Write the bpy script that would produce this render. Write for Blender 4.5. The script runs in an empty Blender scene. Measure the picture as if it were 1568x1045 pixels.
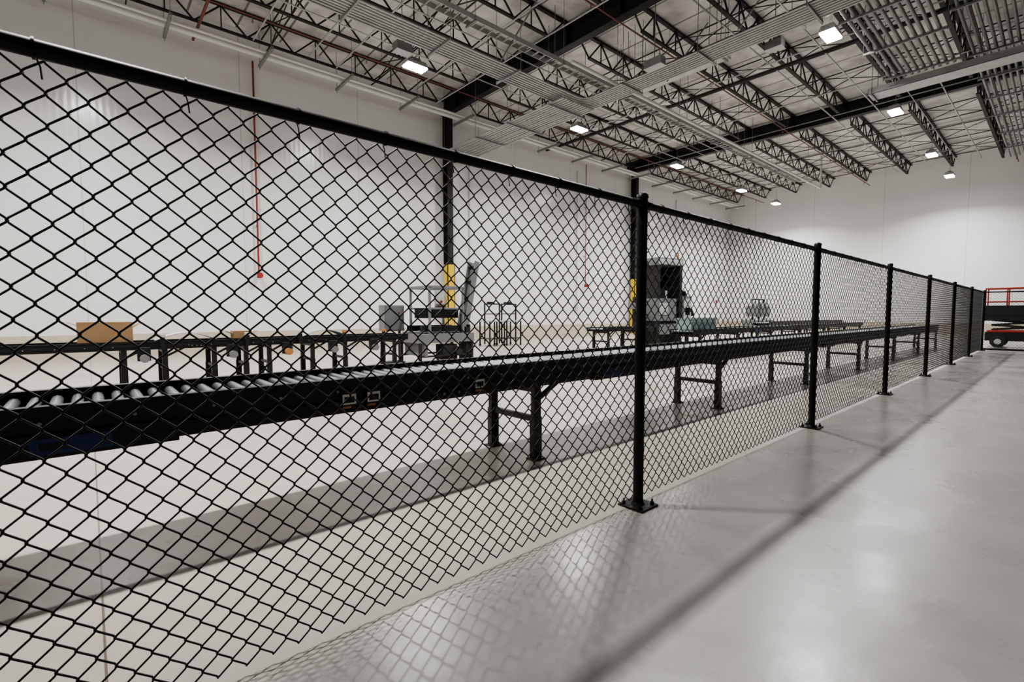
import bpy, math, random
from mathutils import Vector, Matrix
random.seed(7)
scene = bpy.context.scene

# ------------------------------------------------------------------ materials
def new_mat(name, col, rough=0.5, metal=0.0, noise=0.0, nscale=5.0, bump=0.0, bscale=40.0, emit=None, spec=0.5, trans=0.0, alpha=1.0, coat=0.0):
    m = bpy.data.materials.new(name); m.use_nodes = True
    nt = m.node_tree; b = nt.nodes['Principled BSDF']
    b.inputs['Roughness'].default_value = rough
    b.inputs['Metallic'].default_value = metal
    b.inputs['Specular IOR Level'].default_value = spec
    b.inputs['Transmission Weight'].default_value = trans
    b.inputs['Alpha'].default_value = alpha
    b.inputs['Coat Weight'].default_value = coat
    c = (col[0], col[1], col[2], 1)
    tc = nt.nodes.new('ShaderNodeTexCoord')
    nz = nt.nodes.new('ShaderNodeTexNoise'); nz.inputs['Scale'].default_value = nscale; nz.inputs['Detail'].default_value = 4
    nt.links.new(tc.outputs['Object'], nz.inputs['Vector'])
    mix = nt.nodes.new('ShaderNodeMix'); mix.data_type = 'RGBA'
    mix.inputs['A'].default_value = tuple(max(0, x*(1-noise)) for x in c[:3])+(1,)
    mix.inputs['B'].default_value = tuple(min(1, x*(1+noise)) for x in c[:3])+(1,)
    nt.links.new(nz.outputs['Fac'], mix.inputs['Factor'])
    nt.links.new(mix.outputs['Result'], b.inputs['Base Color'])
    if bump > 0:
        n2 = nt.nodes.new('ShaderNodeTexNoise'); n2.inputs['Scale'].default_value = bscale
        nt.links.new(tc.outputs['Object'], n2.inputs['Vector'])
        bp = nt.nodes.new('ShaderNodeBump'); bp.inputs['Strength'].default_value = bump; bp.inputs['Distance'].default_value = 0.02
        nt.links.new(n2.outputs['Fac'], bp.inputs['Height']); nt.links.new(bp.outputs['Normal'], b.inputs['Normal'])
    if emit:
        b.inputs['Emission Color'].default_value = (emit[0], emit[1], emit[2], 1)
        b.inputs['Emission Strength'].default_value = emit[3]
    return m

M = {}
M['black'] = new_mat('black_vinyl', (0.006, 0.006, 0.0065), 0.45, noise=0.2, spec=0.3)
M['blackpaint'] = new_mat('black_powder_coat', (0.012, 0.0125, 0.014), 0.42, noise=0.25, nscale=12, spec=0.35)
M['dark'] = new_mat('dark_steel_primer', (0.026, 0.025, 0.025), 0.6, noise=0.3, spec=0.3)
M['girder'] = new_mat('girder_steel', (0.016, 0.016, 0.017), 0.55, noise=0.3, spec=0.3)
M['galv'] = new_mat('galvanised_conduit', (0.42, 0.43, 0.435), 0.45, 0.35, noise=0.25, nscale=3)
M['galvd'] = new_mat('galvanised_strut', (0.24, 0.245, 0.25), 0.5, 0.4, noise=0.25)
M['steel'] = new_mat('roller_steel', (0.20, 0.215, 0.235), 0.36, 0.8, noise=0.15)
M['white'] = new_mat('white_paint', (0.62, 0.62, 0.61), 0.45, noise=0.05)
M['grey'] = new_mat('machine_grey', (0.16, 0.165, 0.17), 0.45, noise=0.15)
M['lgrey'] = new_mat('light_grey_enamel', (0.40, 0.41, 0.415), 0.45, noise=0.1)
M['yellow'] = new_mat('safety_yellow', (0.60, 0.42, 0.04), 0.45, noise=0.1)
M['red'] = new_mat('sprinkler_red', (0.24, 0.027, 0.022), 0.45, noise=0.2)
M['pipered'] = new_mat('dull_red_pipe', (0.18, 0.06, 0.045), 0.55, noise=0.3)
M['liftred'] = new_mat('lift_red', (0.34, 0.032, 0.025), 0.4, noise=0.15)
M['blue'] = new_mat('motor_blue', (0.008, 0.022, 0.11), 0.4, noise=0.1)
M['card'] = new_mat('cardboard', (0.25, 0.155, 0.08), 0.85, noise=0.15)
M['tape'] = new_mat('packing_tape', (0.35, 0.26, 0.15), 0.3)
M['label'] = new_mat('white_label', (0.55, 0.54, 0.50), 0.6)
M['orange'] = new_mat('orange_part', (0.36, 0.16, 0.06), 0.5)
M['rubber'] = new_mat('rubber', (0.012, 0.012, 0.012), 0.8, noise=0.3)
M['teal'] = new_mat('teal_plastic', (0.40, 0.52, 0.53), 0.25, noise=0.1, trans=0.45)
M['lens'] = new_mat('led_lens', (0.9, 0.9, 0.9), 0.4, emit=(1.0, 0.985, 0.96, 90.0))
M['curb'] = new_mat('concrete_curb', (0.46, 0.41, 0.33), 0.8, noise=0.1)
M['glassd'] = new_mat('dark_window', (0.01, 0.01, 0.012), 0.15)

def surf_nodes(name):
    m = bpy.data.materials.new(name); m.use_nodes = True
    return m, m.node_tree, m.node_tree.nodes['Principled BSDF']
def N(nt, t, **kw):
    n = nt.nodes.new(t)
    for k, v in kw.items(): setattr(n, k, v)
    return n

# floor
def floor_mat():
    m, nt, b = surf_nodes('polished_concrete')
    L = nt.links.new
    tc = N(nt, 'ShaderNodeTexCoord')
    n1 = N(nt, 'ShaderNodeTexNoise'); n1.inputs['Scale'].default_value = 0.45; n1.inputs['Detail'].default_value = 6; n1.inputs['Roughness'].default_value = 0.6
    n2 = N(nt, 'ShaderNodeTexNoise'); n2.inputs['Scale'].default_value = 6; n2.inputs['Detail'].default_value = 8
    L(tc.outputs['Object'], n1.inputs['Vector']); L(tc.outputs['Object'], n2.inputs['Vector'])
    ad = N(nt, 'ShaderNodeMath', operation='MULTIPLY_ADD'); ad.inputs[1].default_value = 0.35
    L(n2.outputs['Fac'], ad.inputs[0]); L(n1.outputs['Fac'], ad.inputs[2])
    def ramp(c0, c1):
        cr = N(nt, 'ShaderNodeValToRGB')
        cr.color_ramp.elements[0].position = 0.40; cr.color_ramp.elements[0].color = c0
        cr.color_ramp.elements[1].position = 0.95; cr.color_ramp.elements[1].color = c1
        L(ad.outputs[0], cr.inputs['Fac']); return cr
    warm = ramp((0.285, 0.260, 0.228, 1), (0.390, 0.360, 0.318, 1))     # lighter, warmer floor tone on the machine side of the fence
    cool = ramp((0.165, 0.160, 0.155, 1), (0.240, 0.234, 0.226, 1))     # darker, greyer floor tone on the aisle side
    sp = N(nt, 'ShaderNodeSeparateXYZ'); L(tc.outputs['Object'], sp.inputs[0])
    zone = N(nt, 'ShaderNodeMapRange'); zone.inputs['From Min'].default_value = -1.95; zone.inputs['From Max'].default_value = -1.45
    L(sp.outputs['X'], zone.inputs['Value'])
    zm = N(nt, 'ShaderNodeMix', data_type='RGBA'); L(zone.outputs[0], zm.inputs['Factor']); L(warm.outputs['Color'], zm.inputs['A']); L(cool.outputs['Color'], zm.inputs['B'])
    def joint(out, period, off):
        a = N(nt, 'ShaderNodeMath', operation='ADD'); a.inputs[1].default_value = off; L(out, a.inputs[0])
        mo = N(nt, 'ShaderNodeMath', operation='PINGPONG'); mo.inputs[1].default_value = period/2; L(a.outputs[0], mo.inputs[0])
        lt = N(nt, 'ShaderNodeMath', operation='LESS_THAN'); lt.inputs[1].default_value = 0.004; L(mo.outputs[0], lt.inputs[0])
        return lt.outputs[0]
    j1 = joint(sp.outputs['Y'], 12.3, 0.0); j2 = joint(sp.outputs['X'], 12.3, 6.8)
    mx = N(nt, 'ShaderNodeMath', operation='MAXIMUM'); L(j1, mx.inputs[0]); L(j2, mx.inputs[1])
    mix = N(nt, 'ShaderNodeMix', data_type='RGBA'); mix.inputs['B'].default_value = (0.11, 0.09, 0.07, 1)
    L(mx.outputs[0], mix.inputs['Factor']); L(zm.outputs['Result'], mix.inputs['A'])
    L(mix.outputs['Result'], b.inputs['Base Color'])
    b.inputs['Specular IOR Level'].default_value = 0.5
    mr = N(nt, 'ShaderNodeMapRange'); mr.inputs['From Min'].default_value = .3; mr.inputs['From Max'].default_value = .7; mr.inputs['To Min'].default_value = 0.20; mr.inputs['To Max'].default_value = 0.38
    n3 = N(nt, 'ShaderNodeTexNoise'); n3.inputs['Scale'].default_value = 1.3; n3.inputs['Detail'].default_value = 7
    L(tc.outputs['Object'], n3.inputs['Vector']); L(n3.outputs['Fac'], mr.inputs['Value']); L(mr.outputs[0], b.inputs['Roughness'])
    bp = N(nt, 'ShaderNodeBump'); bp.inputs['Strength'].default_value = 0.15; bp.inputs['Distance'].default_value = 0.01
    n4 = N(nt, 'ShaderNodeTexNoise'); n4.inputs['Scale'].default_value = 9; n4.inputs['Detail'].default_value = 5
    L(tc.outputs['Object'], n4.inputs['Vector']); L(n4.outputs['Fac'], bp.inputs['Height']); L(bp.outputs['Normal'], b.inputs['Normal'])
    return m
def wall_mat(axis):
    m, nt, b = surf_nodes('painted_wall_'+axis)
    L = nt.links.new
    tc = N(nt, 'ShaderNodeTexCoord'); sp = N(nt, 'ShaderNodeSeparateXYZ'); L(tc.outputs['Object'], sp.inputs[0])
    mo = N(nt, 'ShaderNodeMath', operation='PINGPONG'); mo.inputs[1].default_value = 1.85; L(sp.outputs[axis], mo.inputs[0])
    lt = N(nt, 'ShaderNodeMath', operation='LESS_THAN'); lt.inputs[1].default_value = 0.012; L(mo.outputs[0], lt.inputs[0])
    nz = N(nt, 'ShaderNodeTexNoise'); nz.inputs['Scale'].default_value = 0.5; nz.inputs['Detail'].default_value = 4; L(tc.outputs['Object'], nz.inputs['Vector'])
    cr = N(nt, 'ShaderNodeValToRGB'); cr.color_ramp.elements[0].color = (0.67, 0.67, 0.675, 1); cr.color_ramp.elements[1].color = (0.73, 0.73, 0.73, 1)
    L(nz.outputs['Fac'], cr.inputs['Fac'])
    mix = N(nt, 'ShaderNodeMix', data_type='RGBA'); mix.inputs['B'].default_value = (0.50, 0.50, 0.50, 1)
    L(lt.outputs[0], mix.inputs['Factor']); L(cr.outputs['Color'], mix.inputs['A']); L(mix.outputs['Result'], b.inputs['Base Color'])
    # fine vertical ribs of the metal liner panel
    wv = N(nt, 'ShaderNodeMath', operation='SINE'); sc = N(nt, 'ShaderNodeMath', operation='MULTIPLY'); sc.inputs[1].default_value = 42.0
    L(sp.outputs[axis], sc.inputs[0]); L(sc.outputs[0], wv.inputs[0])
    bp = N(nt, 'ShaderNodeBump'); bp.inputs['Strength'].default_value = 0.5; bp.inputs['Distance'].default_value = 0.0012
    L(wv.outputs[0], bp.inputs['Height']); L(bp.outputs['Normal'], b.inputs['Normal'])
    b.inputs['Roughness'].default_value = 0.2 if axis == 'Y' else 0.45
    return m
def deck_mat():
    m, nt, b = surf_nodes('roof_deck_insulation')
    L = nt.links.new
    tc = N(nt, 'ShaderNodeTexCoord')
    nz = N(nt, 'ShaderNodeTexNoise'); nz.inputs['Scale'].default_value = 1.6; nz.inputs['Detail'].default_value = 5; L(tc.outputs['Object'], nz.inputs['Vector'])
    cr = N(nt, 'ShaderNodeValToRGB'); cr.color_ramp.elements[0].position = .3; cr.color_ramp.elements[0].color = (0.42, 0.415, 0.40, 1); cr.color_ramp.elements[1].position = .75; cr.color_ramp.elements[1].color = (0.80, 0.79, 0.77, 1)
    L(nz.outputs['Fac'], cr.inputs['Fac'])
    sp = N(nt, 'ShaderNodeSeparateXYZ'); L(tc.outputs['Object'], sp.inputs[0])
    mo = N(nt, 'ShaderNodeMath', operation='PINGPONG'); mo.inputs[1].default_value = 0.61; L(sp.outputs['Y'], mo.inputs[0])
    lt = N(nt, 'ShaderNodeMath', operation='LESS_THAN'); lt.inputs[1].default_value = 0.03; L(mo.outputs[0], lt.inputs[0])
    mix = N(nt, 'ShaderNodeMix', data_type='RGBA'); mix.inputs['B'].default_value = (0.2, 0.195, 0.19, 1)
    L(lt.outputs[0], mix.inputs['Factor']); L(cr.outputs['Color'], mix.inputs['A']); L(mix.outputs['Result'], b.inputs['Base Color'])
    bp = N(nt, 'ShaderNodeBump'); bp.inputs['Strength'].default_value = 0.6; bp.inputs['Distance'].default_value = 0.1
    L(nz.outputs['Fac'], bp.inputs['Height']); L(bp.outputs['Normal'], b.inputs['Normal'])
    b.inputs['Roughness'].default_value = 0.7
    return m

# ------------------------------------------------------------------ mesh builder
class MB:
    def __init__(s): s.v = []; s.f = []; s.m = []; s.s = []; s.mats = []
    def mi(s, k):
        if k not in s.mats: s.mats.append(k)
        return s.mats.index(k)
    def add(s, vs, fs, mat, smooth=False):
        o = len(s.v); s.v += [tuple(v) for v in vs]; i = s.mi(mat)
        for f in fs:
            s.f.append(tuple(o+k for k in f)); s.m.append(i); s.s.append(smooth)
    def box(s, x0, x1, y0, y1, z0, z1, mat):
        vs = [(x0,y0,z0),(x1,y0,z0),(x1,y1,z0),(x0,y1,z0),(x0,y0,z1),(x1,y0,z1),(x1,y1,z1),(x0,y1,z1)]
        s.add(vs, [(0,3,2,1),(4,5,6,7),(0,1,5,4),(1,2,6,5),(2,3,7,6),(3,0,4,7)], mat)
    def obox(s, c, size, mat, rot=None):
        hx, hy, hz = [k/2 for k in size]; c = Vector(c)
        R = rot if rot is not None else Matrix.Identity(3)
        vs = [c + R @ Vector((sx*hx, sy*hy, sz*hz)) for sx,sy,sz in [(-1,-1,-1),(1,-1,-1),(1,1,-1),(-1,1,-1),(-1,-1,1),(1,-1,1),(1,1,1),(-1,1,1)]]
        s.add(vs, [(0,3,2,1),(4,5,6,7),(0,1,5,4),(1,2,6,5),(2,3,7,6),(3,0,4,7)], mat)
    def tube(s, pts, r, mat, n=8, caps=True, smooth=True, phase=0.0, ref=None):
        pts = [Vector(p) for p in pts]; rings = []
        up = None
        for i, p in enumerate(pts):
            if i == 0: d = pts[1]-pts[0]
            elif i == len(pts)-1: d = pts[-1]-pts[-2]
            else: d = (pts[i+1]-p).normalized() + (p-pts[i-1]).normalized()
            d.normalize()
            if up is None:
                up = Vector(ref) if ref else (Vector((0,0,1)) if abs(d.z) < 0.9 else Vector((1,0,0)))
            a = up - d*up.dot(d)
            if a.length < 1e-5: a = d.orthogonal()
            a.normalize(); b = d.cross(a); up = a
            rr = r[i] if isinstance(r, (list, tuple)) else r
            rings.append([p + (a*math.cos(phase+2*math.pi*k/n) + b*math.sin(phase+2*math.pi*k/n))*rr for k in range(n)])
        vs = [v for ring in rings for v in ring]; fs = []
        for i in range(len(pts)-1):
            for k in range(n):
                fs.append((i*n+k, i*n+(k+1)%n, (i+1)*n+(k+1)%n, (i+1)*n+k))
        s.add(vs, fs, mat, smooth)
        if caps:
            o = (len(pts)-1)*n
            s.add(vs, [tuple(range(n-1,-1,-1)), tuple(o+k for k in range(n))], mat, False)
    def bar(s, p0, p1, w, mat):
        s.tube([p0, p1], w*0.7071, mat, n=4, smooth=False, phase=math.pi/4)
    def obj(s, name, parent=None, bevel=0.0, loc=None):
        me = bpy.data.meshes.new(name)
        vs = s.v
        if loc is not None: vs = [(v[0]-loc[0], v[1]-loc[1], v[2]-loc[2]) for v in s.v]
        me.from_pydata(vs, [], s.f)
        for k in s.mats: me.materials.append(M[k])
        me.polygons.foreach_set('material_index', s.m); me.polygons.foreach_set('use_smooth', s.s); me.update()
        o = bpy.data.objects.new(name, me); scene.collection.objects.link(o)
        if loc is not None: o.location = loc
        if parent: o.parent = parent
        if bevel > 0:
            bm = o.modifiers.new('bevel', 'BEVEL'); bm.width = bevel; bm.segments = 2; bm.limit_method = 'ANGLE'; bm.angle_limit = math.radians(50)
        return o
def empty(name, loc=(0,0,0)):
    e = bpy.data.objects.new(name, None); scene.collection.objects.link(e); e.location = loc; e.empty_display_size = 0.3
    return e
def fillet(pts, r, n=6):
    pts = [Vector(p) for p in pts]; out = [pts[0]]
    for i in range(1, len(pts)-1):
        p = pts[i]; a = (pts[i-1]-p).normalized(); b = (pts[i+1]-p).normalized()
        p0 = p+a*r; p1 = p+b*r
        for k in range(n+1):
            t = k/n; out.append(p0*(1-t)**2 + p*2*t*(1-t) + p1*t*t)
    out.append(pts[-1]); return out

# ------------------------------------------------------------------ room
XL, XR, YB, YF, ZD = -16.7, 18.0, 36.0, -14.0, 9.7
ZR = ZD-.06     # rod tops (clamped to joists)
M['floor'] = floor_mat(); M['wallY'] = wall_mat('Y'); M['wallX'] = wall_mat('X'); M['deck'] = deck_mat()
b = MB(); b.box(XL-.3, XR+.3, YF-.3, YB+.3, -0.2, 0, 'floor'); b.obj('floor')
b = MB(); b.box(XL-.3, XR+.3, YF-.3, YB+.3, ZD, ZD+.25, 'deck'); b.obj('ceiling')
b = MB(); b.box(XL-.3, XL, YF-.3, YB+.3, 0, ZD, 'wallY'); b.obj('wall_left')
b = MB(); b.box(XR, XR+.3, YF-.3, YB+.3, 0, ZD, 'wallY'); b.obj('wall_right')
b = MB(); b.box(XL, XR, YB, YB+.3, 0, ZD, 'wallX'); b.obj('wall_back')
b = MB(); b.box(XL, XR, YF-.3, YF, 0, ZD, 'wallX'); b.obj('wall_front')
b = MB(); b.box(XL, XL+.05, YF, YB, 0, 0.6, 'curb'); b.obj('baseboard_left')
b = MB(); b.box(XL+.05, XR, YB-.05, YB, 0, 0.6, 'curb'); b.obj('baseboard_back')

# girders (I beams)
gy = [-2.3, 11.0, 23.3]
b = MB()
for y in gy:
    z0, z1 = 9.0, 9.6
    b.box(XL, XR, y-.13, y+.13, z0, z0+.03, 'girder'); b.box(XL, XR, y-.13, y+.13, z1-.03, z1, 'girder')
    b.box(XL, XR, y-.012, y+.012, z0+.03, z1-.03, 'girder')
    x = XL+1.0
    while x < XR:
        b.box(x-.006, x+.006, y-.12, y+.12, z0+.03, z1-.03, 'girder'); x += 1.9
b.obj('roof_girders')
# open web joists
b = MB()
bays = [(-13.9, -2.3), (-2.3, 11.0), (11.0, 23.3), (23.3, 35.95)]
x = XL+1.0
zt, zb = 9.63, 8.98
jx = []
while x < XR:
    jx.append(x); x += 1.9
for x in jx:
    for (ya, yb) in bays:
        b.box(x-.055, x+.055, ya+.05, yb-.05, zt-.01, zt+.05, 'dark')
        b.box(x-.05, x+.05, ya+.9, yb-.9, zb, zb+.045, 'dark')
        L = (yb-ya-1.8); n = int(round(L/1.22)); d = L/n
        b.bar((x, ya+.25, zt), (x, ya+.9, zb+.02), .035, 'dark'); b.bar((x, yb-.25, zt), (x, yb-.9, zb+.02), .035, 'dark')
        for k in range(n):
            y0 = ya+.9+k*d
            b.bar((x, y0, zb+.02), (x, y0+d/2, zt), .038, 'dark')
            b.bar((x, y0+d/2, zt), (x, y0+d, zb+.02), .038, 'dark')
            b.bar((x, y0+d/2, zt), (x, y0+d/2, zb+.02), .028, 'dark')
# bridging
for (ya, yb) in bays:
    for f in (0.25, 0.5, 0.75):
        y = ya+(yb-ya)*f
        b.box(XL, XR, y-.015, y+.015, zb+.045, zb+.075, 'dark'); b.box(XL, XR, y-.015, y+.015, zt-.05, zt-.02, 'dark')
        for i in range(len(jx)-1):
            b.bar((jx[i], y, zb+.05), (jx[i+1], y, zt-.03), .022, 'dark'); b.bar((jx[i], y, zt-.03), (jx[i+1], y, zb+.05), .022, 'dark')
b.obj('roof_joists')
# columns
for y in (-2.3, 11.0, 23.7):
    b = MB(); xc = XL+.26
    b.box(xc-.16, xc-.14, y-.13, y+.13, 0, 9.0, 'girder'); b.box(xc+.14, xc+.16, y-.13, y+.13, 0, 9.0, 'girder')
    b.box(xc-.14, xc+.14, y-.01, y+.01, 0, 9.0, 'girder'); b.box(xc-.2, xc+.22, y-.2, y+.2, 0, .03, 'girder')
    b.box(xc+.161, xc+.19, y-.17, y+.17, .03, 3.1, 'yellow'); b.box(xc-.1, xc+.19, y+.14, y+.17, .03, 3.1, 'yellow'); b.box(xc-.1, xc+.19, y-.17, y-.14, .03, 3.1, 'yellow')
    b.obj('steel_column')

# ------------------------------------------------------------------ lights
LP = 465
def lamp(x, y):
    z = 8.0
    b = MB(); 
    b.box(-.16, .16, -.30, .30, .05, .09, 'lgrey')
    for k in range(12):
        yy = -.27+k*.049; b.box(-.14, .14, yy-.006, yy+.006, .09, .15, 'lgrey')
    b.box(-.07, .07, -.14, .14, .15, .22, 'grey')
    b.box(-.17, .17, -.31, .31, .0, .05, 'lgrey')
    b.box(-.16, .16, -.30, .30, -.04, 0, 'lens')
    for sy in (-.12, .12): b.tube([(0, sy, .22), (0, 0, .55)], .004, 'galvd', n=4)
    b.tube([(0, 0, .55), (0, 0, ZR-z)], .006, 'galvd', n=5)
    o = b.obj('high_bay_light'); o.location = (x, y, z)
    l = bpy.data.lights.new('led_panel', 'AREA'); l.shape = 'RECTANGLE'; l.size = .28; l.size_y = .36; l.energy = LP; l.color = (1.0, .975, .94); l.spread = math.radians(146)
    lo = bpy.data.objects.new('led_panel', l); scene.collection.objects.link(lo); lo.parent = o; lo.location = (0, 0, -.05)
for x in (-12.2, -4.1):
    for y in (-6.7, .2, 7.1, 14.0, 20.9, 27.7, 32.6): lamp(x, y)

# ------------------------------------------------------------------ fence
FX = -1.66; H = 1.83; SP = 3.05
fence = empty('chain_link_fence', (FX, 0, 0))
NW = 76; W = SP/NW
def mesh_panel_data():
    b = MB(); r = .0031; d = .0032; nz = 44; z0 = .03; dz = (1.795-z0)/nz
    for k in range(NW):
        pts = []
        for j in range(nz+1):
            right = ((j+k) % 2 == 0)
            y = (k+1)*W if right else k*W
            s = 1 if right else -1
            z = z0+j*dz
            # arriving segment depth: moving right -> +d, moving left -> -d
            din = d if right else -d
            if j > 0: pts.append((din, y - s*.0035, z-.0065))
            pts.append((0, y + s*.0016, z))
            if j < nz: pts.append((-din, y - s*.0035, z+.0065))
        b.tube(pts, r, 'black', n=5, caps=True, smooth=True, ref=(1,0,0))
    me = b.obj('wire_mesh_tmp'); data = me.data; data.name = 'wire_mesh'; bpy.data.objects.remove(me)
    return data
pd = mesh_panel_data()
def fence_post(y, x=0.0):
    b = MB()
    s = .031
    b.tube([(x, y, .01), (x, y, H+.015)], s, 'black', n=16)
    b.tube([(x, y, H+.012), (x, y, H+.03), (x, y, H+.042)], [s*1.12, s*1.1, s*.5], 'black', n=16)
    b.box(x-.085, x+.085, y-.085, y+.085, 0, .012, 'black')
    for sx in (-.06, .06):
        for sy in (-.06, .06):
            b.tube([(x+sx, y+sy, .012), (x+sx, y+sy, .028)], .013, 'black', n=6, smooth=False)
            b.tube([(x+sx, y+sy, .028), (x+sx, y+sy, .045)], .006, 'black', n=6)
    b.tube([(x, y, .012), (x, y, .03)], [.042, .033], 'black', n=16)
    for z in (.35, .9, 1.45):
        b.tube([(x, y, z-.012), (x, y, z+.012)], s*1.08, 'black', n=16)
    o = b.obj('post', parent=fence)
posts = [2.47+SP*i for i in range(-3, 7)]
for y in posts: fence_post(y)
b = MB(); zr = H-.025
b.tube([(0, posts[0], zr), (0, posts[-1], zr)], .022, 'black', n=14)
y = posts[0]+.2
while y < posts[-1]:
    b.tube([(0, y-.003, zr), (0, y+.003, zr)], .026, 'black', n=12)
    b.tube([(-.024, y, zr-.0), (-.03, y+.01, zr-.03), (-.026, y+.012, zr-.06)], .0022, 'black', n=5)
    y += .305
for y in posts:
    for s in (-1, 1): b.tube([(0, y+s*.03, zr), (0, y+s*.075, zr)], .0265, 'black', n=12)
b.obj('top_rail', parent=fence)
for y in posts[:-1]:
    o = bpy.data.objects.new('wire_mesh', pd); scene.collection.objects.link(o); o.parent = fence; o.location = (-.034, y, 0)
# return leg of the fence, running across behind the aisle
YE = posts[-1]
for i in (1, 2, 3): fence_post(YE, SP*i)
b = MB(); b.tube([(0, YE, zr), (SP*3, YE, zr)], .022, 'black', n=12); b.tube([(0, YE, .06), (SP*3, YE, .06)], .03, 'black', n=12); b.obj('return_rail', parent=fence)
for i in range(3):
    o = bpy.data.objects.new('wire_mesh', pd); scene.collection.objects.link(o); o.parent = fence
    o.rotation_euler = (0, 0, -math.pi/2); o.location = (SP*i, YE+.033, 0)

# ------------------------------------------------------------------ conveyors (run along Y)
def conveyor(x0, x1, y0, y1, ztop, legs, fh=.2, labels=False, pitch=.076, name='roller_conveyor', frame='blackpaint', motors=(), rec=.052):
    b = MB()
    zb_ = ztop-fh
    for x, s in ((x1, -1), (x0, 1)):   # x1 near (+x) side, x0 far side
        b.box(min(x, x+s*.004), max(x, x+s*.004), y0, y1, zb_, ztop, frame)
        b.box(min(x, x+s*.035), max(x, x+s*.035), y0, y1, ztop-.004, ztop, frame)
        b.box(min(x, x+s*.035), max(x, x+s*.035), y0, y1, zb_, zb_+.004, frame)
        # outer ribs (formed channel)
        b.box(min(x, x-s*.012), max(x, x-s*.012), y0, y1, ztop-.018, ztop, frame)
        b.box(min(x, x-s*.010), max(x, x-s*.010), y0, y1, zb_+fh*.30, zb_+fh*.36, frame)
        yy = y0+.15
        while yy < y1:
            b.tube([(x, yy, ztop-.07), (x-s*.010, yy, ztop-.07)], .008, 'galvd', n=6, smooth=False); yy += .305
        # joint plates
        yy = y0+1.2
        while yy < y1-.3:
            b.box(min(x, x-s*.008), max(x, x-s*.008), yy-.12, yy+.12, zb_+.02, zb_+fh*.3-.005, frame)
            for q in (-.09, -.03, .03, .09): b.tube([(x-s*.008, yy+q, zb_+.04), (x-s*.016, yy+q, zb_+.04)], .009, 'galvd', n=6, smooth=False)
            yy += 3.05
    yy = y0+.05
    while yy < y1-.03:
        b.tube([(x0+.006, yy, ztop-rec), (x1-.006, yy, ztop-rec)], .0245, 'steel', n=10); yy += pitch
    # under pan and drive shaft
    b.box(x0+.02, x1-.02, y0, y1, zb_+.012, zb_+.02, frame)
    b.box(x0+.004, x1-.004, y0, y1, ztop-rec-.034, ztop-rec-.03, frame)
    for ly in legs:
        for x in (x0+.03, x1-.03):
            b.box(x-.022, x+.022, ly-.035, ly+.035, .25, zb_+.06, frame)
            b.box(x-.028, x+.028, ly-.041, ly+.041, .01, .34, frame)
            b.box(x-.05, x+.05, ly-.06, ly+.06, 0, .012, frame)
        b.box(x0+.03, x1-.03, ly-.02, ly+.02, .30, .345, frame)
        b.box(x0+.03, x1-.03, ly-.03, ly+.03, zb_-.05, zb_, frame)
        b.bar((x1-.03, ly, zb_-.12), (x1-.03, ly+.28, zb_+.03), .03, frame)
    for my in motors:
        b.box(x0+.12, x1+.012, my-.1, my+.5, zb_-.015, zb_+.085, frame)
        b.box(x1+.012, x1+.016, my, my+.26, zb_, zb_+.07, 'blue')
        b.box(x1+.016, x1+.0165, my+.03, my+.12, zb_+.02, zb_+.05, 'blackpaint')
    if labels:
        for ly in labels:
            b.box(x1, x1+.012, ly, ly+.1, zb_+.02, zb_+.12, 'blackpaint')
            b.box(x1+.012, x1+.013, ly+.01, ly+.09, zb_+.05, zb_+.11, 'label')
            b.box(x1+.013, x1+.014, ly+.02, ly+.08, zb_+.06, zb_+.095, 'blackpaint')
            b.box(x1+.012, x1+.013, ly+.01, ly+.06, zb_+.028, zb_+.04, 'orange')
    return b.obj(name)
near = conveyor(-3.32, -2.72, -5.5, 21.0, .79, [-3.5, -.55, 2.66, 5.75, 8.8, 11.85, 14.9, 17.95, 20.8], labels=(1.07, 1.22, 2.02), motors=(-.2, 3.45, 9.6, 15.6))
conveyor(-9.6, -9.0, -6.0, 5.0, .74, [-5.5, -2.5, .37, .86, 1.51, 1.97, 2.33, 3.06, 3.67, 4.7], fh=.12)
conveyor(-6.3, -5.7, 10.6, 25.0, .78, [11, 13.0, 15.2, 17.6, 20, 22.5, 24.6], fh=.14, motors=(14,))
conveyor(-9.4, -8.8, 11.2, 13.2, .74, [11.5, 12.9], fh=.12)
conveyor(-8.6, -8.0, 21.0, 31.0, .80, [21.3, 24, 27, 30.6], fh=.14)

# gearmotor units on the distant conveyor
b = MB()
for y in (.6, 1.75, 2.6, 3.4, 4.2):
    b.tube([(-8.97, y, .50), (-8.8, y, .50)], .06, 'orange' if y in (2.6,) else 'grey', n=12)
    b.box(-8.975, -8.93, y+.2, y+.26, .62, .82, 'blackpaint'); b.box(-8.975, -8.92, y+.19, y+.27, .80, .85, 'orange' if y > 3 else 'lgrey')
    b.box(-8.975, -8.9, y-.08, y+.08, .46, .66, 'blackpaint')
b.obj('conveyor_drive_motors', bevel=.004)
# white curved divert plates on the distant conveyor
b = MB()
for yc in (.75, 2.9):
    n = 10; vs = []; fs = []
    for i in range(n+1):
        t = i/n; yy = yc+t*.8; zz = .757+.11*math.sin(math.pi*t)
        vs += [(-9.5, yy, zz), (-9.02, yy, zz), (-9.5, yy, zz-.012), (-9.02, yy, zz-.012)]
    for i in range(n):
        a = i*4; c = a+4
        fs += [(a, a+1, c+1, c), (a+2, c+2, c+3, a+3), (a+1, a+3, c+3, c+1), (a, c, c+2, a+2)]
    b.add(vs, fs, 'lgrey', True)
b.obj('divert_plate')

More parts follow.
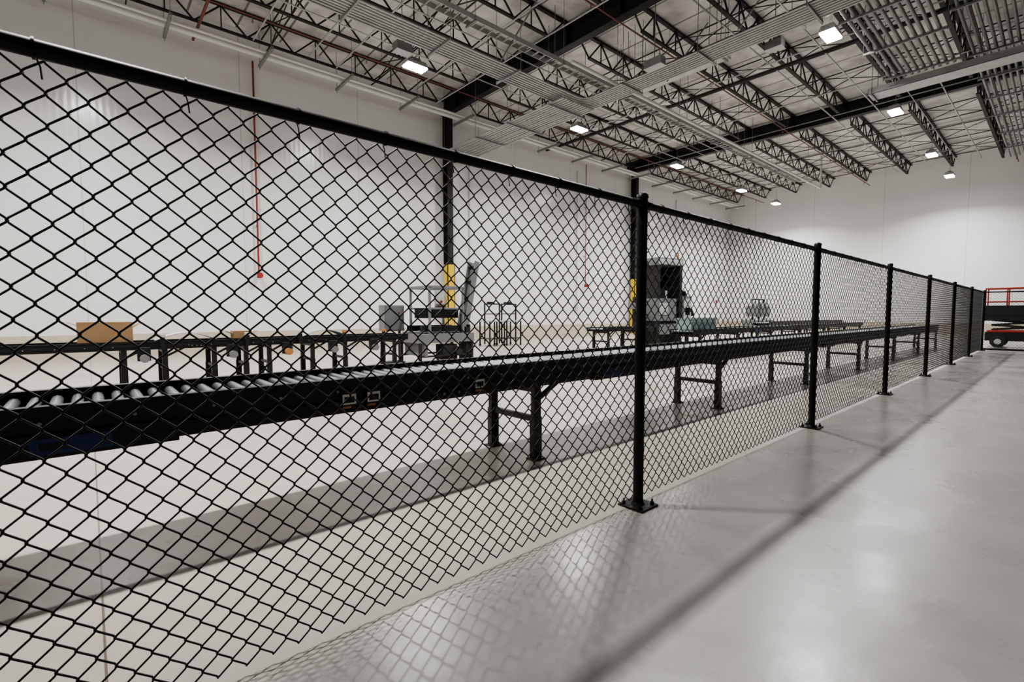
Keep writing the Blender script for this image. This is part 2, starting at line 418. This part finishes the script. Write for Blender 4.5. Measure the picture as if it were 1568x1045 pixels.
def carton(x, y, z, sx, sy, sz, name='cardboard_box', rot=0):
    b = MB(); t = .006
    b.box(-sx/2, sx/2, -sy/2, sy/2, 0, sz, 'card')
    b.box(-.03, .03, -sy/2-.001, sy/2+.001, sz-.06, sz+.001, 'tape')
    b.box(-sx/2, -.002, -sy/2, sy/2, sz, sz+.004, 'card'); b.box(.002, sx/2, -sy/2, sy/2, sz, sz+.004, 'card')
    R = Matrix.Rotation(math.radians(-25), 3, 'X')
    b.obox((0, -sy/2-.05, sz-.02), (sx*.98, .12, .005), 'card', R)
    R = Matrix.Rotation(math.radians(35), 3, 'X')
    b.obox((0, sy/2+.06, sz-.04), (sx*.98, .14, .005), 'card', R)
    o = b.obj(name, bevel=.003); o.location = (x, y, z); o.rotation_euler = (0, 0, rot); return o
carton(-9.3, .18, .742, .44, .62, .29)
carton(-9.3, 1.95, .742, .22, .25, .12)

# ------------------------------------------------------------------ case sealer (machine with frame and inclined magazine)
def case_sealer(x, y):
    b = MB()
    b.box(-.45, .45, -.75, .75, .50, .70, 'grey')
    for sx in (-.42, .42):
        for sy in (-.7, .7):
            b.box(sx-.03, sx+.03, sy-.03, sy+.03, 0, .50, 'dark'); b.box(sx-.06, sx+.06, sy-.06, sy+.06, 0, .015, 'dark')
        b.box(sx-.02, sx+.02, -.7, .7, .18, .22, 'dark')
    for sx in (-.42, .42):
        for sy in (-.45, .45):
            b.box(sx-.025, sx+.025, sy-.025, sy+.025, .7, 1.75, 'grey')
        b.box(sx-.025, sx+.025, -.48, .48, 1.72, 1.78, 'grey'); b.box(sx-.02, sx+.02, -.48, .48, 1.25, 1.29, 'grey')
    for sy in (-.45, .45): b.box(-.42, .42, sy-.03, sy+.03, 1.72, 1.78, 'grey')
    b.box(-.16, .16, -.5, .5, 1.05, 1.28, 'blackpaint')
    b.tube([(-.05, .1, 1.45), (.05, .1, 1.45)], .14, 'tape', n=18); b.box(-.02, .02, -.05, .25, 1.25, 1.7, 'lgrey')
    for sx in (-.3, .3): b.box(sx-.05, sx+.05, -.6, .6, .75, .88, 'blackpaint')
    for k in range(14): b.tube([(-.36, -.68+k*.105, .715), (.36, -.68+k*.105, .715)], .022, 'steel', n=8)
    R = Matrix.Rotation(math.radians(-12), 3, 'X')
    # tall inclined carton magazine
    b.obox((.25, .78, 1.62), (.26, .05, 1.55), 'grey', R)
    for sx in (.11, .39): b.obox((sx, .73, 1.62), (.02, .14, 1.6), 'grey', R)
    for q in (-.5, -.1, .3, .65): b.obox((.25, .74+q*.21, 1.62+q), (.28, .12, .03), 'dark', R)
    b.box(.1, .4, .55, .68, .0, .9, 'dark')
    b.obox((.46, -.2, 1.5), (.05, .2, .26), 'lgrey'); b.tube([(.49, -.2, 1.42), (.52, -.2, 1.42)], .03, 'red', n=12)
    b.box(-.45, .45, -.6, -.52, .2, .5, 'grey'); b.box(.1, .4, -.1, .3, .1, .45, 'dark')
    b.tube([(.4, .3, .3), (.48, .3, .3)], .1, 'dark', n=14)
    o = b.obj('case_sealing_machine', bevel=.006); o.location = (x, y, 0); return o
case_sealer(-9.7, 6.15)
def cabinet(x, y, z0=.8, s=(.35, .55, .62), mat='grey', name='control_cabinet'):
    b = MB()
    b.box(-s[0]/2, s[0]/2, -s[1]/2, s[1]/2, z0, z0+s[2], mat)
    b.box(s[0]/2, s[0]/2+.015, -s[1]/2+.02, s[1]/2-.02, z0+.02, z0+s[2]-.02, mat)
    b.tube([(s[0]/2+.015, .1, z0+s[2]*.7), (s[0]/2+.04, .1, z0+s[2]*.7)], .018, 'red', n=12)
    b.box(s[0]/2+.015, s[0]/2+.04, s[1]/2-.06, s[1]/2-.04, z0+s[2]*.3, z0+s[2]*.45, 'dark')
    for sy in (-s[1]/2+.05, s[1]/2-.05): b.box(-.025, .025, sy-.025, sy+.025, 0, z0, 'dark')
    b.box(-.2, .2, -s[1]/2, s[1]/2, 0, .03, 'dark')
    o = b.obj(name, bevel=.006); o.location = (x, y, 0); return o
cabinet(-10.4, 5.35, .75, (.3, .5, .6))

# packing workbench frames by wall
def bench(x, y):
    b = MB()
    for sy in (-.72, -.05, .05, .72):
        b.box(-.02, .02, sy-.02, sy+.02, .08, 1.5, 'blackpaint')
    for s in (-.385, .385):
        b.box(-.02, .02, s-.34, s+.34, 1.46, 1.5, 'blackpaint'); b.box(-.3, .3, s-.36, s+.36, .86, .90, 'lgrey')
        b.box(-.02, .02, s-.34, s+.34, 1.12, 1.15, 'blackpaint')
        b.box(-.28, .28, s-.34, s+.34, .25, .28, 'blackpaint')
        for q in (-.33, .33):
            for qq in (-.28, .28):
                b.box(qq-.02, qq+.02, s+q-.02, s+q+.02, .08, .88, 'blackpaint')
                b.tube([(qq-.012, s+q, .045), (qq+.012, s+q, .045)], .045, 'rubber', n=12)
        b.box(-.05, .02, s-.2, s+.1, 1.5, 1.56, 'blackpaint')
    o = b.obj('packing_workbench'); o.location = (x, y, 0); return o
bench(-13.3, 11.1)

# stretch wrapper / strapping machine (tall dark)
def wrapper(x, y):
    b = MB()
    b.box(-.45, .45, -.58, -.46, 0, 2.75, 'dark'); b.box(-.45, .45, .46, .58, 0, 2.75, 'dark')
    b.box(-.45, .45, -.62, .62, 2.75, 3.0, 'grey'); b.box(-.44, -.30, -.46, .46, .9, 2.75, 'glassd')
    b.box(.45, .47, -.55, .55, 2.78, 2.96, 'lgrey')
    b.box(-.45, .45, -.46, .46, .45, .78, 'grey')
    for k in range(9): b.tube([(-.42+k*.1, -.4, .79), (-.42+k*.1, .4, .79)], .024, 'steel', n=8)
    b.box(.2, .3, -.36, -.28, .8, 2.75, 'blackpaint'); b.box(.15, .36, -.40, -.12, 1.5, 1.95, 'blackpaint')
    b.tube([(.26, -.06, 1.4), (.26, -.06, 1.92)], .09, 'lgrey', n=16)
    b.box(-.3, .46, -.62, .3, .9, 1.65, 'grey'); b.box(.46, .48, -.5, -.1, 1.1, 1.5, 'lgrey')
    b.box(-.45, .45, .62, 1.05, .5, 1.75, 'grey'); b.box(.45, .48, .66, 1.0, .6, 1.65, 'lgrey'); b.box(.48, .49, .72, .94, 1.1, 1.35, 'glassd')
    b.box(-.4, .4, -1.35, -.62, .55, .72, 'dark')
    for sx in (-.36, .36):
        for sy in (-1.3, -.7, 1.0): b.box(sx-.03, sx+.03, sy-.03, sy+.03, 0, .6, 'dark')
    b.box(-.05, .05, -1.2, -1.1, .72, 1.7, 'dark'); b.box(-.2, .2, -1.25, -1.05, 1.3, 1.5, 'grey')
    R = Matrix.Rotation(math.radians(30), 3, 'X')
    b.obox((.1, 1.2, 1.5), (.3, .05, 1.0), 'dark', R); b.box(-.05, .25, 1.05, 1.45, 0, .06, 'dark'); b.box(.05, .15, 1.2, 1.3, .06, 1.45, 'dark')
    b.tube([(.3, .52, 3.0), (.3, .52, 3.22)], .03, 'orange', n=12)
    o = b.obj('stretch_wrapping_machine', bevel=.006); o.location = (x, y, 0); o.rotation_euler = (0, 0, math.radians(-12)); return o
wrapper(-9.2, 14.8)

def labeler(x, y):
    b = MB()
    b.box(-.35, .35, -.9, .9, .55, .85, 'grey')
    for sx in (-.3, .3):
        for sy in (-.85, .85): b.box(sx-.03, sx+.03, sy-.03, sy+.03, 0, .55, 'dark')
    for sy in (-.6, .1, .7):
        b.box(-.03, .03, sy-.03, sy+.03, .85, 1.8, 'dark')
        b.box(-.2, .2, sy-.25, sy+.2, 1.0, 1.5, 'grey'); b.tube([(.05, sy, 1.62), (.12, sy, 1.62)], .14, 'lgrey', n=16)
    b.box(-.03, .03, -.6, .7, 1.77, 1.83, 'dark'); b.box(.35, .37, -.4, .1, .6, .82, 'lgrey')
    o = b.obj('labeling_machine', bevel=.005); o.location = (x, y, 0); return o
labeler(-9.6, 23.9)

# teal totes on conveyor
def tote(x, y, z):
    b = MB()
    def ring(sx, sy, zz): return [(-sx, -sy, zz), (sx, -sy, zz), (sx, sy, zz), (-sx, sy, zz)]
    vs = ring(.17, .25, 0)+ring(.21, .30, .28)+ring(.205, .295, .28)+ring(.165, .245, .01)
    fs = [(0,3,2,1)]
    for i in range(4):
        j = (i+1) % 4; fs += [(i, j, 4+j, 4+i), (4+i, 4+j, 8+j, 8+i), (8+i, 8+j, 12+j, 12+i)]
    fs.append((12, 13, 14, 15)); b.add(vs, fs, 'teal')
    for zz in (.2, .262): 
        s = .17+.04*zz/.28; t = .25+.05*zz/.28
        b.box(s, s+.014, -t-.01, t+.01, zz, zz+.016, 'teal'); b.box(-s-.014, -s, -t-.01, t+.01, zz, zz+.016, 'teal')
        b.box(-s, s, t, t+.014, zz, zz+.016, 'teal'); b.box(-s, s, -t-.014, -t, zz, zz+.016, 'teal')
    for k in range(-3, 4): b.bar((.176, k*.07, .02), (.203, k*.075, .2), .008, 'teal')
    o = b.obj('plastic_tote'); o.location = (x, y, z); return o
tote(-6.0, 11.0, .765); tote(-6.0, 11.66, .765)

# ------------------------------------------------------------------ scissor lift
def scissor_lift(x, y):
    b = MB()
    b.box(-1.05, 1.05, -.4, .4, .22, .52, 'blackpaint'); b.box(-1.0, 1.0, -.41, .41, .52, .58, 'liftred')
    for sx in (-.72, .72):
        for sy in (-.42, .42):
            b.tube([(sx, sy-.08, .2), (sx, sy+.08, .2)], .2, 'rubber', n=22); b.tube([(sx, sy-.09, .2), (sx, sy+.09, .2)], .09, 'lgrey', n=14)
    for sy in (-.3, .3):
        for z0, z1 in ((.6, .76), (.76, .92)):
            b.bar((-.9, sy, z0), (.9, sy, z1), .06, 'dark'); b.bar((-.9, sy, z1), (.9, sy, z0), .06, 'dark')
    b.box(-1.08, 1.08, -.42, .42, .95, 1.08, 'blackpaint')
    b.box(-1.08, 1.08, -.44, -.42, 1.08, 1.42, 'blackpaint'); b.box(-1.08, 1.08, -.43, -.42, .9, 1.1, 'blackpaint')
    for sy in (-.41, .41):
        for z in (1.55, 2.0): b.tube([(-1.07, sy, z), (1.07, sy, z)], .022, 'liftred', n=8)
        for sx in (-1.07, -.55, 0, .55, 1.07): b.tube([(sx, sy, 1.08), (sx, sy, 2.0)], .02, 'liftred', n=8)
    for sx in (-1.07, 1.07):
        for z in (1.55, 2.0): b.tube([(sx, -.41, z), (sx, .41, z)], .022, 'liftred', n=8)
    b.box(.75, 1.0, -.5, -.36, 1.55, 1.85, 'blackpaint')
    o = b.obj('scissor_lift', bevel=.006); o.location = (x, y, 0); return o
scissor_lift(-.75, 23.6)

# ------------------------------------------------------------------ overhead conduits, trays, pipes
def bundle(name, paths_fn, n, r, trap, mat='galv', hang=True):
    b = MB()
    for i in range(n): b.tube(paths_fn(i), r, mat, n=8)
    for t in trap:
        (x0, y0, z0), (x1, y1, z1) = t
        b.bar((x0, y0, z0), (x1, y1, z1), .045, 'galvd')
        if hang:
            b.tube([(x0, y0, z0-.05), (x0, y0, ZR)], .008, 'galvd', n=5); b.tube([(x1, y1, z1-.05), (x1, y1, ZR)], .008, 'galvd', n=5)
    return b.obj(name)
Z1 = 7.6
bundle('conduit_bundle', lambda i: fillet([(-10.55+i*.1, -13, Z1), (-10.55+i*.1, 12.25-i*.1, Z1), (3.5, 12.25-i*.1, Z1)], .75-.06*i), 8, .024,
       [((-10.7, y, Z1-.05), (-9.7, y, Z1-.05)) for y in (-9, -6, -3, 0, 2.2, 4.4, 6.6, 8.8)] + [((x, 11.45, Z1-.05), (x, 12.4, Z1-.05)) for x in (-8.4, -6.2, -3.8, -1.4, 1)])
bundle('conduit_bundle', lambda i: [(XL+.5, 10.7+i*.12, 7.45+(.02 if i % 3 else 0)), (-9.9, 10.7+i*.12, 7.45)], 12, .03,
       [((x, 10.55, 7.38), (x, 12.2, 7.38)) for x in (-16, -14, -12.3, -10.4)])
bundle('conduit_bundle', lambda i: [(-9.9, 12.7+i*.1, 8.2), (2.5, 12.7+i*.1, 8.2)], 8, .022,
       [((x, 12.6, 8.15), (x, 13.5, 8.15)) for x in (-9.05, -6.5, -4.5, -1)])
bundle('conduit_bundle', lambda i: [(-3.5+i*.145, 5.0, 7.75), (-3.5+i*.145, 17.3, 7.75)], 10, .042,
       [((-3.65, y, 7.68), (-2.05, y, 7.68)) for y in (7, 9, 11, 13, 15, 17)], mat='galvd')
bundle('conduit_bundle', lambda i: [(-1.9+i*.14, 3.0, 8.1), (-1.9+i*.14, 31, 8.1)], 12, .036,
       [((-2.0, y, 8.03), (-.15, y, 8.03)) for y in (6, 9, 12, 15, 18, 20, 22, 24, 26.5, 29)], mat='galvd')
def trough(name, x0, x1, y0, y1, z, h=.18, mat='galv', rungs='x'):
    b = MB()
    b.box(x0, x1, y0, y1, z, z+.01, mat)
    b.box(x0, x1, y0, y0+.01, z, z+h, mat); b.box(x0, x1, y1-.01, y1, z, z+h, mat)
    b.box(x0, x0+.01, y0, y1, z, z+h, mat); b.box(x1-.01, x1, y0, y1, z, z+h, mat)
    for (x, y) in ((x0+.1, y0-.02), (x1-.1, y0-.02), (x0+.1, y1+.02), (x1-.1, y1+.02)): b.tube([(x, y, z-.05), (x, y, ZR)], .008, 'galvd', n=5)
    for x in (x0+.1, x1-.1): b.bar((x, y0-.05, z-.025), (x, y1+.05, z-.025), .04, 'galvd')
    return b.obj(name)
trough('cable_trough', -4.1, 1.6, 17.45, 18.05, 7.55, mat='galv')
trough('cable_trough', -8.8, -6.0, 12.45, 12.8, 7.75, h=.12)
trough('cable_trough', -5.6, -4.2, 13.9, 14.5, 7.3, h=.1) if False else None
def ladder_tray(name, x0, x1, y0, y1, z, along='Y'):
    b = MB()
    b.box(x0, x0+.02, y0, y1, z, z+.12, 'galv'); b.box(x1-.02, x1, y0, y1, z, z+.12, 'galv')
    y = y0+.1
    while y < y1: b.box(x0+.02, x1-.02, y-.015, y+.015, z+.01, z+.035, 'galv'); y += .25
    hs = [y0+1+k*3 for k in range(int((y1-y0)/3))]
    for y in hs:
        for x in (x0-.02, x1+.02): b.tube([(x, y, z-.03), (x, y, ZR)], .008, 'galvd', n=5)
        b.bar((x0-.05, y, z-.02), (x1+.05, y, z-.02), .04, 'galvd')
    return b.obj(name)
ladder_tray('cable_tray', -9.6, -9.3, -12, 28, 7.95)
ladder_tray('cable_tray', -.6, .2, 18.2, 33, 7.4)
# junction boxes hung in the bundles
b = MB()
for (x, y, z, sx, sy) in ((-7.2, 11.15, 7.45, .5, .22), (-5.3, 13.75, 8.05, .4, .25), (-2.0, 11.15, 7.45, .5, .22), (-10.9, 6.0, 7.5, .25, .4)):
    b.box(x-sx/2, x+sx/2, y-sy/2, y+sy/2, z, z+.2, 'galvd'); b.box(x-sx/2-.01, x+sx/2+.01, y-sy/2-.01, y+sy/2+.01, z-.01, z, 'galv')
    b.tube([(x, y, z+.2), (x, y, ZR)], .012, 'galvd', n=5)
b.obj('junction_boxes')
# loose single conduits just under the joists
b = MB()
for (x, z) in ((-13.1, 8.88), (-11.3, 8.92), (-6.4, 8.9), (-5.0, 8.85), (-3.1, 8.92), (-.4, 8.9), (2.2, 8.9)):
    b.tube([(x, -12, z), (x, 34, z)], .022, 'galv', n=6)
for (y, z) in ((3.7, 8.65), (5.2, 8.75), (6.0, 8.65), (8.6, 8.75), (9.6, 8.62), (14.3, 8.75), (15.6, 8.6), (19.5, 8.75), (21.6, 8.65), (26.5, 8.75), (30.5, 8.75)):
    b.tube([(-15, y, z), (12, y, z)], .02, 'galv' if y < 20 else 'galvd', n=6)
# sway braces: short diagonal struts from joists down to the trays
for (x, y) in ((-9.8, 3.5), (-9.8, 8.2), (-10.7, 0.5), (-5.2, 11.4), (-2.4, 11.4), (-7.6, 12.4)):
    b.bar((x, y, 7.62), (x+.9, y+.5, 9.0), .03, 'galvd')
for x in (-12.2, -4.1):
    b.tube([(x+.12, -12, 8.94), (x+.12, 34, 8.94)], .014, 'galv', n=6)
b.obj('branch_conduits')
# white main pipe along the left wall with brackets
b = MB()
b.tube([(-15.6, -13.5, 8.6), (-15.6, 35, 8.6)], .085, 'white', n=12)
b.tube([(-15.25, -13.5, 8.55), (-15.25, 35, 8.55)], .04, 'white', n=10)
y = -12.0
while y < 35:
    b.bar((-16.05, y, 8.47), (-14.7, y, 8.47), .07, 'galvd')
    for xx in (-16.0, -14.8): b.tube([(xx, y, 8.35), (xx, y, ZR)], .008, 'galvd', n=5)
    y += 2.3
b.obj('pipe_rack')
b = MB()
b.tube([(-9.0, 10, 7.9), (-9.0, 30, 7.9)], .05, 'white', n=10)
for y in (12, 16, 20, 24, 28): b.tube([(-9.0, y, 7.85), (-9.0, y, ZR)], .008, 'galvd', n=5)
b.tube([(-9.0, 30, 7.9), (-9.0, 30, ZR)], .05, 'white', n=10)
b.obj('white_vent_pipe')
# sprinkler piping
b = MB()
for x in (-14.2, -8.1, -1.9, 4.5):
    b.tube([(x, -13.9, 8.85), (x, 35.8, 8.85)], .02, 'pipered', n=8)
    y = -12
    while y < 35:
        b.tube([(x, y, 8.85), (x, y, 8.70)], .012, 'pipered', n=6); b.tube([(x, y, 8.71), (x, y, 8.69)], .03, 'galvd', n=8)
        b.tube([(x, y+.5, 8.85), (x, y+.5, ZR)], .006, 'galvd', n=5)
        y += 3.1
for y in (2.5, 16.5):
    b.tube([(XL+.3, y, 8.8), (XR-.3, y, 8.8)], .035 if y < 10 else .05, 'pipered' if y < 10 else 'dark', n=10)
b.obj('sprinkler_piping')
def riser(y, z0, z1, r=.035):
    b = MB(); x = XL+.12
    b.tube([(x, y, z0), (x, y, z1)], r, 'red', n=10)
    b.tube([(x, y, z0-.02), (x+.12, y, z0-.02)], .05, 'red', n=12); b.tube([(x, y, z0-.1), (x, y, z0+.06)], .055, 'red', n=12)
    b.tube([(x+.12, y, z0-.02), (x+.15, y, z0-.02)], .09, 'red', n=16)
    for z in (z0+1.5, z0+4): b.box(XL+.01, x, y-.02, y+.02, z, z+.04, 'galvd')
    b.obj('fire_riser_pipe')
riser(4.05, 2.35, 8.8, .028); riser(19.6, 2.6, 8.8, .02)
b = MB(); b.box(XL, XL+.09, 34.2, 34.34, 1.9, 2.1, 'red'); b.box(XL+.09, XL+.1, 34.23, 34.31, 1.93, 2.07, 'label'); b.obj('fire_alarm_pull_station', bevel=.005)
b = MB()
for y in (12.2, 19.0, 28.5): b.tube([(XL+.05, y, 1.6), (XL+.05, y, 8.4)], .02, 'lgrey', n=8); b.box(XL, XL+.1, y-.1, y+.1, 1.3, 1.6, 'lgrey')
b.obj('wall_conduit')
b = MB(); b.tube([(.4, YB-.06, 3.8), (.4, YB-.06, 9.0)], .03, 'galvd', n=8); b.box(.3, .5, YB-.12, YB, 3.6, 3.8, 'galvd'); b.obj('wall_conduit')

# ------------------------------------------------------------------ world & camera
w = bpy.data.worlds.new('world'); scene.world = w; w.use_nodes = True
w.node_tree.nodes['Background'].inputs[0].default_value = (.5, .5, .5, 1); w.node_tree.nodes['Background'].inputs[1].default_value = .1
try:
    scene.view_settings.view_transform = 'AgX'
    scene.view_settings.look = 'AgX - Medium High Contrast'
except Exception: pass
cam = bpy.data.cameras.new('camera'); co = bpy.data.objects.new('camera', cam); scene.collection.objects.link(co)
cam.sensor_width = 36; cam.lens = 17; cam.clip_start = .05; cam.clip_end = 200
co.location = (0, 0, 1.17); co.rotation_euler = (math.radians(90-3.33), 0, math.radians(48.8))
scene.camera = co
